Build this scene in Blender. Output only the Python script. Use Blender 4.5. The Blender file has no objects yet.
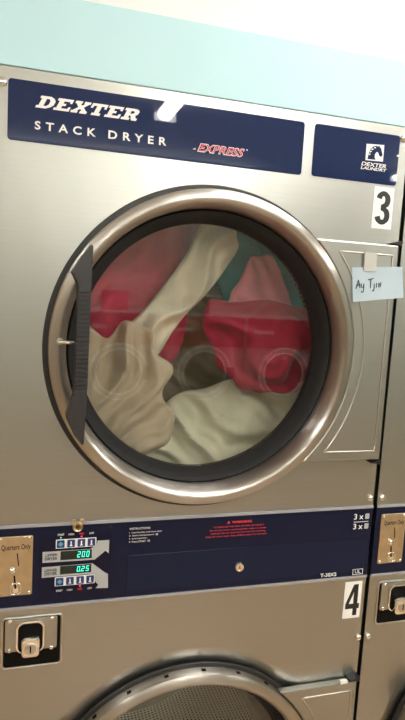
import bpy, bmesh, math, random
from mathutils import Vector, Matrix, noise

PI = math.pi
S = bpy.context.scene
COL = S.collection

# ------------------------------------------------------------------ camera
FPX = 586.32
cam = bpy.data.objects.new('camera', bpy.data.cameras.new('camera'))
COL.objects.link(cam)
cam.data.sensor_fit = 'HORIZONTAL'
cam.data.sensor_width = 36.0
cam.data.lens = FPX / 405.0 * 36.0
cam.data.clip_start = 0.02
yaw, pit, rol = 0.28903, -0.12054, 0.05836
fwd = Vector((math.sin(yaw) * math.cos(pit), math.cos(yaw) * math.cos(pit), math.sin(pit)))
rt = Vector((math.cos(yaw), -math.sin(yaw), 0))
up = rt.cross(fwd)
r2 = rt * math.cos(rol) + up * math.sin(rol)
u2 = -rt * math.sin(rol) + up * math.cos(rol)
m = Matrix((r2, u2, -fwd)).transposed().to_4x4()
m.translation = Vector((-0.32537, -1.09763, 1.56873))
cam.matrix_world = m
S.camera = cam

# ------------------------------------------------------------------ light and exposure
W = bpy.data.worlds.new('world')
S.world = W
W.use_nodes = True
W.node_tree.nodes['Background'].inputs['Color'].default_value = (1.0, 0.99, 0.96, 1)
W.node_tree.nodes['Background'].inputs['Strength'].default_value = 0.06
S.view_settings.view_transform = 'Standard'
S.view_settings.look = 'None'
S.view_settings.gamma = 1.0
S.view_settings.exposure = 1.04
TUBE = 20.0                                     # strength of the ceiling lamps
S.cycles.use_denoising = True
S.cycles.max_bounces = 10
S.cycles.transparent_max_bounces = 12

# ------------------------------------------------------------------ materials
MATS = {}


def mat(name, col, rough=0.5, metal=0.0, emit=None, es=1.0, coat=0.0, ior=None):
    if name in MATS:
        return MATS[name]
    M = bpy.data.materials.new(name)
    M.use_nodes = True
    b = M.node_tree.nodes['Principled BSDF']
    b.inputs['Base Color'].default_value = (*col, 1)
    b.inputs['Roughness'].default_value = rough
    b.inputs['Metallic'].default_value = metal
    b.inputs['Coat Weight'].default_value = coat
    b.inputs['Coat Roughness'].default_value = 0.03
    if ior:
        b.inputs['IOR'].default_value = ior
    if emit:
        b.inputs['Emission Color'].default_value = (*emit, 1)
        b.inputs['Emission Strength'].default_value = es
    MATS[name] = M
    return M


def noisy(M, scale, amount, stretch=(1, 1, 1), detail=3.0, bump=0.0, rough=0.0):
    """vary the base colour (and the roughness, the relief) of M with a noise in object space"""
    nt = M.node_tree
    b = nt.nodes['Principled BSDF']
    tc = nt.nodes.new('ShaderNodeTexCoord')
    mp = nt.nodes.new('ShaderNodeMapping')
    mp.inputs['Scale'].default_value = stretch
    n = nt.nodes.new('ShaderNodeTexNoise')
    n.inputs['Scale'].default_value = scale
    n.inputs['Detail'].default_value = detail
    nt.links.new(tc.outputs['Object'], mp.inputs['Vector'])
    nt.links.new(mp.outputs['Vector'], n.inputs['Vector'])
    c = b.inputs['Base Color'].default_value[:3]
    rmp = nt.nodes.new('ShaderNodeMapRange')
    rmp.inputs['From Min'].default_value = 0.25
    rmp.inputs['From Max'].default_value = 0.75
    rmp.inputs['To Min'].default_value = 1 - amount
    rmp.inputs['To Max'].default_value = 1 + amount
    nt.links.new(n.outputs['Fac'], rmp.inputs['Value'])
    mx = nt.nodes.new('ShaderNodeVectorMath')
    mx.operation = 'SCALE'
    mx.inputs[0].default_value = c
    nt.links.new(rmp.outputs['Result'], mx.inputs['Scale'])
    nt.links.new(mx.outputs['Vector'], b.inputs['Base Color'])
    if rough:
        r0 = b.inputs['Roughness'].default_value
        r2_ = nt.nodes.new('ShaderNodeMapRange')
        r2_.inputs['From Min'].default_value = 0.25
        r2_.inputs['From Max'].default_value = 0.75
        r2_.inputs['To Min'].default_value = r0 - rough
        r2_.inputs['To Max'].default_value = r0 + rough
        nt.links.new(n.outputs['Fac'], r2_.inputs['Value'])
        nt.links.new(r2_.outputs['Result'], b.inputs['Roughness'])
    if bump:
        bp = nt.nodes.new('ShaderNodeBump')
        bp.inputs['Strength'].default_value = bump
        bp.inputs['Distance'].default_value = 0.002
        nt.links.new(n.outputs['Fac'], bp.inputs['Height'])
        nt.links.new(bp.outputs['Normal'], b.inputs['Normal'])
    return M


def brushed(name, col, rough, aniso, wave=0.0022, grain=90.0):
    """sheet steel with a fine horizontal grain: highlights smear across the grain"""
    M = mat(name, col, rough, 1.0)
    noisy(M, 3.0, 0.03, (1.0, 1.0, grain), 4.0, 0.0, 0.015)
    nt = M.node_tree
    b = nt.nodes['Principled BSDF']
    b.inputs['Anisotropic'].default_value = aniso
    # slight waviness of the rolled sheet
    tc = nt.nodes.new('ShaderNodeTexCoord')
    mp = nt.nodes.new('ShaderNodeMapping')
    mp.inputs['Scale'].default_value = (1.0, 1.0, 0.2)
    n = nt.nodes.new('ShaderNodeTexNoise')
    n.inputs['Scale'].default_value = 7.0
    n.inputs['Detail'].default_value = 2.0
    bp = nt.nodes.new('ShaderNodeBump')
    bp.inputs['Strength'].default_value = 1.0
    bp.inputs['Distance'].default_value = wave
    nt.links.new(tc.outputs['Object'], mp.inputs['Vector'])
    nt.links.new(mp.outputs['Vector'], n.inputs['Vector'])
    nt.links.new(n.outputs['Fac'], bp.inputs['Height'])
    nt.links.new(bp.outputs['Normal'], b.inputs['Normal'])
    t = nt.nodes.new('ShaderNodeTangent')
    t.direction_type = 'UV_MAP'
    t.uv_map = 'grain'
    nt.links.new(t.outputs['Tangent'], b.inputs['Tangent'])
    return M


STEEL = brushed('brushed_steel', (0.435, 0.437, 0.41), 0.31, 0.60)
RING = brushed('spun_steel', (0.50, 0.475, 0.44), 0.30, 0.90, 0.0, 1.0)
PLATE = mat('cast_steel', (0.62, 0.60, 0.56), 0.34, 1.0)
CHROME = mat('chrome', (0.92, 0.91, 0.88), 0.14, 1.0)
BRASSY = noisy(mat('nickel_plate', (0.66, 0.56, 0.40), 0.34, 1.0), 60, 0.10)
ALU = mat('aluminium_trim', (0.40, 0.415, 0.46), 0.35, 0.3)
NAVY = noisy(mat('navy_enamel', (0.009, 0.022, 0.080), 0.02, 0.0, ior=1.50), 40, 0.06)
NAVY2 = noisy(mat('navy_film', (0.004, 0.008, 0.030), 0.08, 0.0, ior=1.33), 40, 0.06)
NAVY3 = noisy(mat('navy_access_panel', (0.005, 0.011, 0.037), 0.12, 0.0, ior=1.33), 40, 0.06)
NAVY4 = mat('navy_display_window', (0.004, 0.006, 0.024), 0.08, 0.0, ior=1.33)
WHITE = mat('white_print', (0.86, 0.86, 0.86), 0.5)
OFFW = noisy(mat('white_vinyl', (0.86, 0.86, 0.84), 0.35), 30, 0.02)
BLACKP = mat('black_print', (0.012, 0.012, 0.012), 0.5)
REDP = mat('red_print', (0.70, 0.03, 0.03), 0.5)
REDLOGO = mat('red_logo', (0.55, 0.03, 0.07), 0.5)
GREYP = noisy(mat('grey_print', (0.42, 0.43, 0.44), 0.5), 40, 0.03)
TEALP = mat('teal_print', (0.10, 0.42, 0.45), 0.5)
BTNB = mat('blue_button', (0.012, 0.035, 0.16), 0.35)
LCD = mat('dark_display_glass', (0.012, 0.022, 0.018), 0.1)
DIGIT = mat('green_led', (0.02, 0.3, 0.2), 0.5, 0, (0.05, 0.95, 0.62), 1.1)
REDLED = mat('red_led', (0.5, 0.01, 0.05), 0.5, 0, (1.0, 0.05, 0.12), 0.8)
GRNLED = mat('green_lamp', (0.02, 0.4, 0.3), 0.5, 0, (0.1, 0.9, 0.6), 0.6)
RUBBER = noisy(mat('black_rubber', (0.016, 0.015, 0.015), 0.42), 200, 0.15)
BEZEL = noisy(mat('bezel_rubber', (0.016, 0.0155, 0.016), 0.6, ior=1.3), 90, 0.12)
HANDLE = noisy(mat('black_plastic', (0.030, 0.029, 0.031), 0.38), 120, 0.10)
DARK = mat('dark_recess', (0.004, 0.004, 0.004), 0.5, ior=1.2)
GAL = noisy(mat('galvanised', (0.42, 0.41, 0.37), 0.42, 1.0), 14, 0.12)
PAPER = noisy(mat('pale_blue_paper', (0.74, 0.86, 0.93), 0.7), 25, 0.02)
INK = mat('blue_black_ink', (0.02, 0.03, 0.06), 0.5)
TAPE = mat('label_tape', (0.50, 0.50, 0.47), 0.5)


def glass_mat():
    M = bpy.data.materials.new('door_glass')
    M.use_nodes = True
    nt = M.node_tree
    nt.nodes.clear()
    o = nt.nodes.new('ShaderNodeOutputMaterial')
    mix = nt.nodes.new('ShaderNodeMixShader')
    fr = nt.nodes.new('ShaderNodeFresnel')
    # the same reflectance on both faces of the pane
    geo = nt.nodes.new('ShaderNodeNewGeometry')
    io = nt.nodes.new('ShaderNodeMapRange')
    io.inputs['To Min'].default_value = 1.66
    io.inputs['To Max'].default_value = 1 / 1.66
    nt.links.new(geo.outputs['Backfacing'], io.inputs['Value'])
    nt.links.new(io.outputs['Result'], fr.inputs['IOR'])
    t = nt.nodes.new('ShaderNodeBsdfTransparent')
    t.inputs['Color'].default_value = (0.95, 0.965, 0.95, 1)
    g = nt.nodes.new('ShaderNodeBsdfGlossy')
    g.inputs['Roughness'].default_value = 0.0
    nt.links.new(fr.outputs[0], mix.inputs[0])
    nt.links.new(t.outputs[0], mix.inputs[1])
    nt.links.new(g.outputs[0], mix.inputs[2])
    nt.links.new(mix.outputs[0], o.inputs[0])
    return M


GLASS = glass_mat()


def perforated(name, col, hole, spacing, radius):
    """sheet metal with a triangular grid of punched dark holes, in metres of the 'grain' UV map"""
    M = mat(name, col, 0.5, 0.2)
    nt = M.node_tree
    b = nt.nodes['Principled BSDF']
    uv = nt.nodes.new('ShaderNodeUVMap')
    uv.uv_map = 'grain'
    v = nt.nodes.new('ShaderNodeTexVoronoi')
    v.voronoi_dimensions = '2D'
    v.inputs['Scale'].default_value = 1.0 / spacing
    v.inputs['Randomness'].default_value = 0.0
    lt = nt.nodes.new('ShaderNodeMath')
    lt.operation = 'LESS_THAN'
    lt.inputs[1].default_value = radius / spacing
    mx = nt.nodes.new('ShaderNodeMix')
    mx.data_type = 'RGBA'
    mx.inputs[6].default_value = (*col, 1)
    mx.inputs[7].default_value = (*hole, 1)
    nt.links.new(uv.outputs[0], v.inputs['Vector'])
    nt.links.new(v.outputs['Distance'], lt.inputs[0])
    nt.links.new(lt.outputs[0], mx.inputs[0])
    nt.links.new(mx.outputs[2], b.inputs['Base Color'])
    return M


PERF = perforated('perforated_drum', (0.62, 0.61, 0.53), (0.01, 0.01, 0.008), 0.0115, 0.0034)


# ------------------------------------------------------------------ mesh helpers
def link(name, bm, material, parent=None, smooth=False, bevel=0.0, recalc=True, autosm=None):
    if recalc:
        bmesh.ops.recalc_face_normals(bm, faces=bm.faces)
    if autosm is not None:
        for f in bm.faces:
            f.smooth = True
        for e in bm.edges:
            if len(e.link_faces) == 2 and e.calc_face_angle(0) > autosm:
                e.smooth = False
    elif smooth:
        for f in bm.faces:
            f.smooth = True
    me = bpy.data.meshes.new(name)
    bm.to_mesh(me)
    bm.free()
    o = bpy.data.objects.new(name, me)
    for mm in (material if isinstance(material, (list, tuple)) else [material]):
        me.materials.append(mm)
    COL.objects.link(o)
    if parent:
        o.parent = parent
    if bevel:
        md = o.modifiers.new('bevel', 'BEVEL')
        md.width = bevel
        md.segments = 2
        md.limit_method = 'ANGLE'
        md.angle_limit = 0.6
    return o


def grain_uv(o, radial=None):
    """uv for the brushed tangent: u runs across the grain. radial=(cx,cz): grain runs round that centre"""
    me = o.data
    uv = me.uv_layers.new(name='grain')
    for lp in me.loops:
        co = me.vertices[lp.vertex_index].co
        if radial:
            uv.data[lp.index].uv = (math.hypot(co.x - radial[0], co.z - radial[1]) * 5 + co.y * 3, math.atan2(co.z - radial[1], co.x - radial[0]) * 0.02)
        else:
            uv.data[lp.index].uv = (co.z, co.x + co.y)
    return o


def prism(bm, pts, y0, y1, mi=0):
    """closed prism of the polygon pts (x,z) between y0 (front) and y1"""
    a = [bm.verts.new((x, y0, z)) for x, z in pts]
    b = [bm.verts.new((x, y1, z)) for x, z in pts]
    n = len(pts)
    fs = [bm.faces.new(a), bm.faces.new(b[::-1])]
    for i in range(n):
        j = (i + 1) % n
        fs.append(bm.faces.new((a[i], b[i], b[j], a[j])))
    for f in fs:
        f.material_index = mi
    return fs


def box(bm, x0, x1, y0, y1, z0, z1, mi=0):
    return prism(bm, [(x0, z0), (x1, z0), (x1, z1), (x0, z1)], y0, y1, mi)


def rrect(x0, z0, x1, z1, r, n=5):
    out = []
    for cx, cz, a0 in ((x1 - r, z1 - r, 0), (x0 + r, z1 - r, 90), (x0 + r, z0 + r, 180), (x1 - r, z0 + r, 270)):
        for k in range(n + 1):
            a = math.radians(a0 + 90 * k / n)
            out.append((cx + r * math.cos(a), cz + r * math.sin(a)))
    return out


def circ(cx, cz, r, n=24, a0=0.0):
    return [(cx + r * math.cos(a0 + 2 * PI * k / n), cz + r * math.sin(a0 + 2 * PI * k / n)) for k in range(n)]


def lathe(bm, prof, cx, cz, n=96, closed=False, a0=0.0, a1=2 * PI):
    """revolve prof [(r,y)] about the axis along y through (cx,cz)"""
    full = abs(a1 - a0 - 2 * PI) < 1e-6
    rings = []
    m_ = n if full else n + 1
    for k in range(m_):
        a = a0 + (a1 - a0) * k / n
        rings.append([bm.verts.new((cx + r * math.cos(a), y, cz + r * math.sin(a))) for r, y in prof])
    q = len(prof)
    for k in range(n):
        A, B = rings[k], rings[(k + 1) % m_]
        for i in range(q if closed else q - 1):
            j = (i + 1) % q
            bm.faces.new((A[i], B[i], B[j], A[j]))
    bmesh.ops.remove_doubles(bm, verts=bm.verts, dist=1e-6)


def tube(bm, pts, r, n=8, caps=True, closed=False):
    pts = [Vector(p) for p in pts]
    rings = []
    L = len(pts)
    for i, p in enumerate(pts):
        if closed:
            d = pts[(i + 1) % L] - pts[i - 1]
        else:
            d = pts[min(i + 1, L - 1)] - pts[max(i - 1, 0)]
        d.normalize()
        ref = Vector((0, 1, 0)) if abs(d.y) < 0.9 else Vector((1, 0, 0))
        s = d.cross(ref).normalized()
        t = d.cross(s)
        rr = r[i] if isinstance(r, (list, tuple)) else r
        rings.append([bm.verts.new(p + s * rr * math.cos(2 * PI * k / n) + t * rr * math.sin(2 * PI * k / n)) for k in range(n)])
    for i in range(L if closed else L - 1):
        A, B = rings[i], rings[(i + 1) % L]
        for k in range(n):
            bm.faces.new((A[k], A[(k + 1) % n], B[(k + 1) % n], B[k]))
    if caps and not closed:
        bm.faces.new(rings[0])
        bm.faces.new(rings[-1][::-1])


def dome(bm, cx, cz, y, r, h, n=16, slot=False):
    prof = [(r, y), (r, y - h * 0.35), (r * 0.8, y - h * 0.75), (r * 0.45, y - h * 0.97), (0.0001, y - h)]
    lathe(bm, prof, cx, cz, n)


def panel_with_hole(bm, x0, x1, z0, z1, cx, cz, r, y0, y1, dish=(0.309, 0.002), n=96):
    """a sheet with a round opening, dished towards it"""
    ang = [2 * PI * k / n for k in range(n)]
    for px, pz in ((x0, z0), (x1, z0), (x1, z1), (x0, z1)):
        ang.append(math.atan2(pz - cz, px - cx) % (2 * PI))
    ang = sorted(set(round(a, 6) for a in ang))
    inn, mid, out = [], [], []
    for a in ang:
        c, s = math.cos(a), math.sin(a)
        t = min([(x1 - cx) / c if c > 1e-9 else 9e9, (x0 - cx) / c if c < -1e-9 else 9e9,
                 (z1 - cz) / s if s > 1e-9 else 9e9, (z0 - cz) / s if s < -1e-9 else 9e9])
        inn.append((cx + r * c, cz + r * s))
        mid.append((cx + dish[0] * c, cz + dish[0] * s))
        out.append((cx + t * c, cz + t * s))
    V = [[bm.verts.new((x, y, z)) for x, z in L] for y, L in ((y0 + dish[1], inn), (y0, out), (y1 + dish[1], inn), (y1, out), (y0, mid), (y1, mid))]
    N = len(ang)
    for i in range(N):
        j = (i + 1) % N
        bm.faces.new((V[0][i], V[0][j], V[4][j], V[4][i])).smooth = True
        bm.faces.new((V[2][i], V[5][i], V[5][j], V[2][j]))
        bm.faces.new((V[4][i], V[4][j], V[1][j], V[1][i]))
        bm.faces.new((V[5][i], V[3][i], V[3][j], V[5][j]))
        bm.faces.new((V[0][i], V[2][i], V[2][j], V[0][j]))
        bm.faces.new((V[1][i], V[1][j], V[3][j], V[3][i]))


def text_bm(s, x0, z0, x1, z1, y, depth=0.0006, bold=0.0, shear=0.0, spacing=1.0, align=None):
    """lettering stretched to fill the box x0..x1, z0..z1, standing depth proud of y"""
    cu = bpy.data.curves.new('lettering', 'FONT')
    cu.body = s
    cu.size = 1.0
    cu.offset = bold
    cu.space_character = spacing
    cu.resolution_u = 3
    cu.fill_mode = 'FRONT'
    o = bpy.data.objects.new('lettering', cu)
    me = o.to_mesh()
    vs = [v.co.copy() for v in me.vertices]
    fs = [tuple(p.vertices) for p in me.polygons]
    o.to_mesh_clear()
    bpy.data.objects.remove(o)
    bpy.data.curves.remove(cu)
    ax, bx = min(v.x for v in vs), max(v.x for v in vs)
    az, bz = min(v.y for v in vs), max(v.y for v in vs)
    bm = bmesh.new()
    hgt = z1 - z0
    wid = x1 - x0 - abs(shear) * hgt
    V = []
    for v in vs:
        t = (v.y - az) / (bz - az)
        V.append(bm.verts.new((x0 + (v.x - ax) / (bx - ax) * wid + shear * hgt * t, y, z0 + t * hgt)))
    for f in fs:
        try:
            bm.faces.new([V[i] for i in f])
        except ValueError:
            pass
    bmesh.ops.remove_doubles(bm, verts=bm.verts, dist=1e-7)
    bmesh.ops.recalc_face_normals(bm, faces=bm.faces)
    for f in bm.faces:
        if f.normal.y > 0:
            f.normal_flip()
    r = bmesh.ops.extrude_face_region(bm, geom=bm.faces[:])
    for e in r['geom']:
        if isinstance(e, bmesh.types.BMVert):
            e.co.y -= depth
    return bm


def thing(name, label, cat, loc=(0, 0, 0), group=None):
    o = bpy.data.objects.new(name, None)
    COL.objects.link(o)
    o.location = loc
    o.empty_display_size = 0.1
    tag(o, label, cat, group)
    return o


def tag(o, label, cat, group=None):
    o['label'] = label
    o['category'] = cat
    if group:
        o['group'] = group
    return o


def struct(name, bm, m_, **k):
    o = link(name, bm, m_, **k)
    o['kind'] = 'structure'
    return o


def dup(root, loc, label, skip=()):
    r = root.copy()
    COL.objects.link(r)
    r.location = loc
    r['label'] = label
    for ch in list(root.children):
        if ch in skip:
            continue
        c = ch.copy()
        COL.objects.link(c)
        c.parent = r
        for g in list(ch.children):
            if g in skip:
                continue
            d = g.copy()
            COL.objects.link(d)
            d.parent = c
    return r


# ------------------------------------------------------------------ the room
XL, XR, YF, ZC = -2.3, 3.6, -4.35, 2.70
TOP = 1.9225


def tile_mat(name, c1, c2, size, grout):
    M = mat(name, c1, 0.28)
    nt = M.node_tree
    b = nt.nodes['Principled BSDF']
    tc = nt.nodes.new('ShaderNodeTexCoord')
    br = nt.nodes.new('ShaderNodeTexBrick')
    br.offset = 0
    br.inputs['Color1'].default_value = (*c1, 1)
    br.inputs['Color2'].default_value = (*c2, 1)
    br.inputs['Mortar'].default_value = (*grout, 1)
    br.inputs['Scale'].default_value = 1.0
    br.inputs['Mortar Size'].default_value = 0.003
    br.inputs['Brick Width'].default_value = size
    br.inputs['Row Height'].default_value = size
    nt.links.new(tc.outputs['Object'], br.inputs['Vector'])
    nt.links.new(br.outputs['Color'], b.inputs['Base Color'])
    return M


FLOOR = tile_mat('floor_tile', (0.50, 0.335, 0.20), (0.47, 0.315, 0.19), 0.305, (0.25, 0.18, 0.12))
CEIL = noisy(mat('ceiling_paint', (0.86, 0.86, 0.83), 0.8), 3, 0.03)
WALLW = noisy(mat('white_wall_paint', (0.92, 0.92, 0.91), 0.7), 2, 0.02)
WALLG = noisy(mat('pale_green_wall_paint', (0.38, 0.41, 0.34), 0.7), 2, 0.03)
WALLT = noisy(mat('tan_wall_paint', (0.40, 0.31, 0.22), 0.7), 2, 0.03)
CYAN = noisy(mat('pale_aqua_paint', (0.52, 0.785, 0.86), 0.55), 6, 0.02)

bm = bmesh.new(); box(bm, XL, XR, YF, 1.0, -0.05, 0.0); struct('floor', bm, FLOOR)
bm = bmesh.new(); box(bm, XL, XR, YF, 1.0, ZC, ZC + 0.05); struct('ceiling', bm, CEIL)
bm = bmesh.new(); box(bm, XL - 0.05, XL, YF, 1.0, 0, ZC); struct('wall_left', bm, WALLT)
bm = bmesh.new(); box(bm, XR, XR + 0.05, YF, 1.0, 0, ZC); struct('wall_right', bm, WALLG)
bm = bmesh.new(); box(bm, XL, XR, YF - 0.05, YF, 0, ZC); struct('wall_front', bm, WALLG)
bm = bmesh.new(); box(bm, XL, XR, 0.10, 0.16, TOP + 0.004, ZC); struct('wall_back', bm, WALLW)
# plain filler walls either side of the two machines
bm = bmesh.new(); box(bm, XL, -0.405, 0.0, 0.05, 0, TOP); struct('wall_back_left', bm, WALLG)
bm = bmesh.new(); box(bm, 1.245, XR, 0.0, 0.05, 0, TOP); struct('wall_back_right', bm, WALLG)
# aqua fascia board above the machines
bm = bmesh.new(); box(bm, XL, XR, 0.001, 0.022, TOP + 0.002, 2.050)
struct('trim_1', bm, CYAN, bevel=0.002)


# ------------------------------------------------------------------ ceiling lights
def ceiling_light(x, y0, y1, label, turn=0.0):
    ym = (y0 + y1) / 2
    t = thing('ceiling_light', label, 'ceiling light', (x, ym, ZC), 'strip lights on the ceiling')
    t.rotation_euler.z = turn
    h = (y1 - y0) / 2
    bm = bmesh.new()
    a = [bm.verts.new((px, -h, pz)) for px, pz in ((-0.11, 0), (0.11, 0), (0.055, -0.05), (-0.055, -0.05))]
    b = [bm.verts.new((px, h, pz)) for px, pz in ((-0.11, 0), (0.11, 0), (0.055, -0.05), (-0.055, -0.05))]
    bm.faces.new(a); bm.faces.new(b[::-1])
    for i in range(4):
        bm.faces.new((a[i], a[(i + 1) % 4], b[(i + 1) % 4], b[i]))
    link('housing', bm, mat('white_enamel', (0.85, 0.85, 0.83), 0.4), t)
    em = mat('lit_diffuser', (0.9, 0.9, 0.9), 0.5, 0, (1.0, 0.975, 0.92), TUBE)
    bm = bmesh.new()
    sec = [(0.050 * math.cos(a), -0.0505 - 0.045 * math.sin(a)) for a in [PI * k / 14 for k in range(15)]]
    A = [bm.verts.new((px, -h + 0.02, pz)) for px, pz in sec]
    B = [bm.verts.new((px, h - 0.02, pz)) for px, pz in sec]
    bm.faces.new(A); bm.faces.new(B[::-1])
    for i in range(15):
        bm.faces.new((A[i], A[(i + 1) % 15], B[(i + 1) % 15], B[i]))
    link('diffuser', bm, em, t)
    for sy in (-1, 1):
        bm = bmesh.new()
        box(bm, -0.072, 0.072, sy * (h - 0.009) - 0.009, sy * (h - 0.009) + 0.009, -0.10, -0.0505)
        link('end_cap', bm, mat('white_enamel', (0.85, 0.85, 0.83), 0.4), t)
    return t


ceiling_light(0.46, -2.70, -2.20, 'shortest white strip light, mirrored in the navy header panel')
ceiling_light(0.85, -1.40, -0.30, 'added short strip light along the row of dryers, brightening the fascia and wall', PI / 2)  # added lamp, set close to the dryers to brighten fascia and wall
ceiling_light(0.84, -2.68, -1.56, 'white strip light meeting the end of the short one at a right angle', PI / 2)
ceiling_light(0.45, -5.43, -3.03, 'added long strip light above the washers, brightening the drums and laundry', PI / 2)  # unseen lamp, added to throw light into the drums and onto the laundry
ceiling_light(-1.55, -3.57, -1.13, 'white strip light nearest the tan side wall')
ceiling_light(2.75, -3.57, -1.13, 'white strip light nearest the pale green side wall')

# ------------------------------------------------------------------ the stack dryer
X0, X1 = -0.3885, 0.4172          # sides of the cabinet
CX = 0.0125                       # door axis
ZU, ZL = 1.449, 0.471             # door centres
CT, CB = 1.1125, 0.9440           # control strip


def letters_slab(bm, word, x0, x1, z0, z1, y, depth, shear):
    """wide slanted slab-serif capitals made of bars"""
    t, sv, e = 0.20, 0.30, 0.15    # serif height, stem width, serif overhang
    G = {
        'D': [[(0, 0), (.62, 0), (.86, .14), (1, .34), (1, .66), (.86, .86), (.62, 1), (0, 1), (0, 1 - t), (.12, 1 - t), (.12, t), (0, t)],
              'hole', [(.42, t), (.58, t), (.69, .36), (.69, .64), (.58, 1 - t), (.42, 1 - t)]],
        'E': [[(0, 0), (.98, 0), (.98, .36), (.84, .36), (.80, t), (.43, t), (.43, .41), (.62, .41), (.62, .59), (.43, .59), (.43, 1 - t), (.78, 1 - t), (.82, .66), (.95, .66), (.95, 1), (0, 1), (0, 1 - t), (.13, 1 - t), (.13, t), (0, t)]],
        'X': [[(0, 0), (.42, 0), (.42, t), (.35, t), (.50, .36), (.64, t), (.56, t), (.56, 0), (1, 0), (1, t), (.93, t), (.67, .51), (.90, 1 - t), (.98, 1 - t), (.98, 1), (.58, 1), (.58, 1 - t), (.64, 1 - t), (.51, .64), (.38, 1 - t), (.45, 1 - t), (.45, 1), (.02, 1), (.02, 1 - t), (.10, 1 - t), (.33, .49), (.08, t), (0, t)]],
        'T': [[(.22, 0), (.78, 0), (.78, t), (.65, t), (.65, 1 - t), (.84, 1 - t), (.87, .60), (1, .60), (1, 1), (0, 1), (0, .60), (.13, .60), (.16, 1 - t), (.35, 1 - t), (.35, t), (.22, t)]],
        'R': [[(0, 0), (.54, 0), (.54, t), (.43, t), (.43, .40), (.52, .40), (.70, 0), (1.04, 0), (1.04, t), (.93, t), (.82, .44), (.95, .56), (.97, .80), (.84, .95), (.68, 1), (0, 1), (0, 1 - t), (.13, 1 - t), (.13, t), (0, t)],
              'hole', [(.43, .56), (.60, .56), (.67, .63), (.67, .74), (.60, 1 - t), (.43, 1 - t)]],
    }
    n = len(word)
    H = z1 - z0
    wid = (x1 - x0 - shear * H) / n
    for i, ch in enumerate(word):
        ox = x0 + i * wid
        g = G[ch]

        def tr(p):
            return (ox + p[0] * wid * 0.93 + shear * H * p[1], z0 + p[1] * H)
        if len(g) == 1:
            prism(bm, [tr(p) for p in g[0]], y - depth, y)
        else:
            outer = [bm.verts.new((*[tr(p)[0]], y - depth, tr(p)[1])) for p in g[0]]
            inner = [bm.verts.new((*[tr(p)[0]], y - depth, tr(p)[1])) for p in g[2]]
            es = []
            for L in (outer, inner):
                for k in range(len(L)):
                    es.append(bm.edges.new((L[k], L[(k + 1) % len(L)])))
            r = bmesh.ops.triangle_fill(bm, edges=es, use_beauty=True)
            fs = [f for f in r['geom'] if isinstance(f, bmesh.types.BMFace)]
            ex = bmesh.ops.extrude_face_region(bm, geom=fs)
            for v in ex['geom']:
                if isinstance(v, bmesh.types.BMVert):
                    v.co.y += depth


def seven_seg(bm, s, x0, x1, z0, z1, y):
    SEG = {'0': 'abcdef', '2': 'abged', '5': 'afgcd', '.': ''}
    n = len(s.replace('.', ''))
    pitch = (x1 - x0) / n
    w, h, th, sh = pitch * 0.66, z1 - z0, pitch * 0.15, 0.12
    k = 0
    for ch in s:
        if ch == '.':
            px = x0 + k * pitch - pitch * 0.17
            prism(bm, circ(px, z0 + th * 0.6, th * 0.6, 8), y - 0.0004, y)
            continue
        ox = x0 + k * pitch
        k += 1
        R = {'a': (0, w, h - th, h), 'd': (0, w, 0, th), 'g': (0, w, h / 2 - th / 2, h / 2 + th / 2),
             'f': (0, th, h / 2, h), 'e': (0, th, 0, h / 2), 'b': (w - th, w, h / 2, h), 'c': (w - th, w, 0, h / 2)}
        for q in SEG[ch]:
            a, b, c, d = R[q]
            g = th * 0.12
            prism(bm, [(ox + x + sh * z, z0 + z) for x, z in ((a + g, c + g), (b - g, c + g), (b - g, d - g), (a + g, d - g))], y - 0.0004, y)


def screw(parent, x, z, y=0.0, r=0.0078, h=0.006, m_=None):
    bm = bmesh.new()
    dome(bm, x, z, y, r, h)
    return link('screw', bm, m_ or CHROME, parent, smooth=True)


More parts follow.
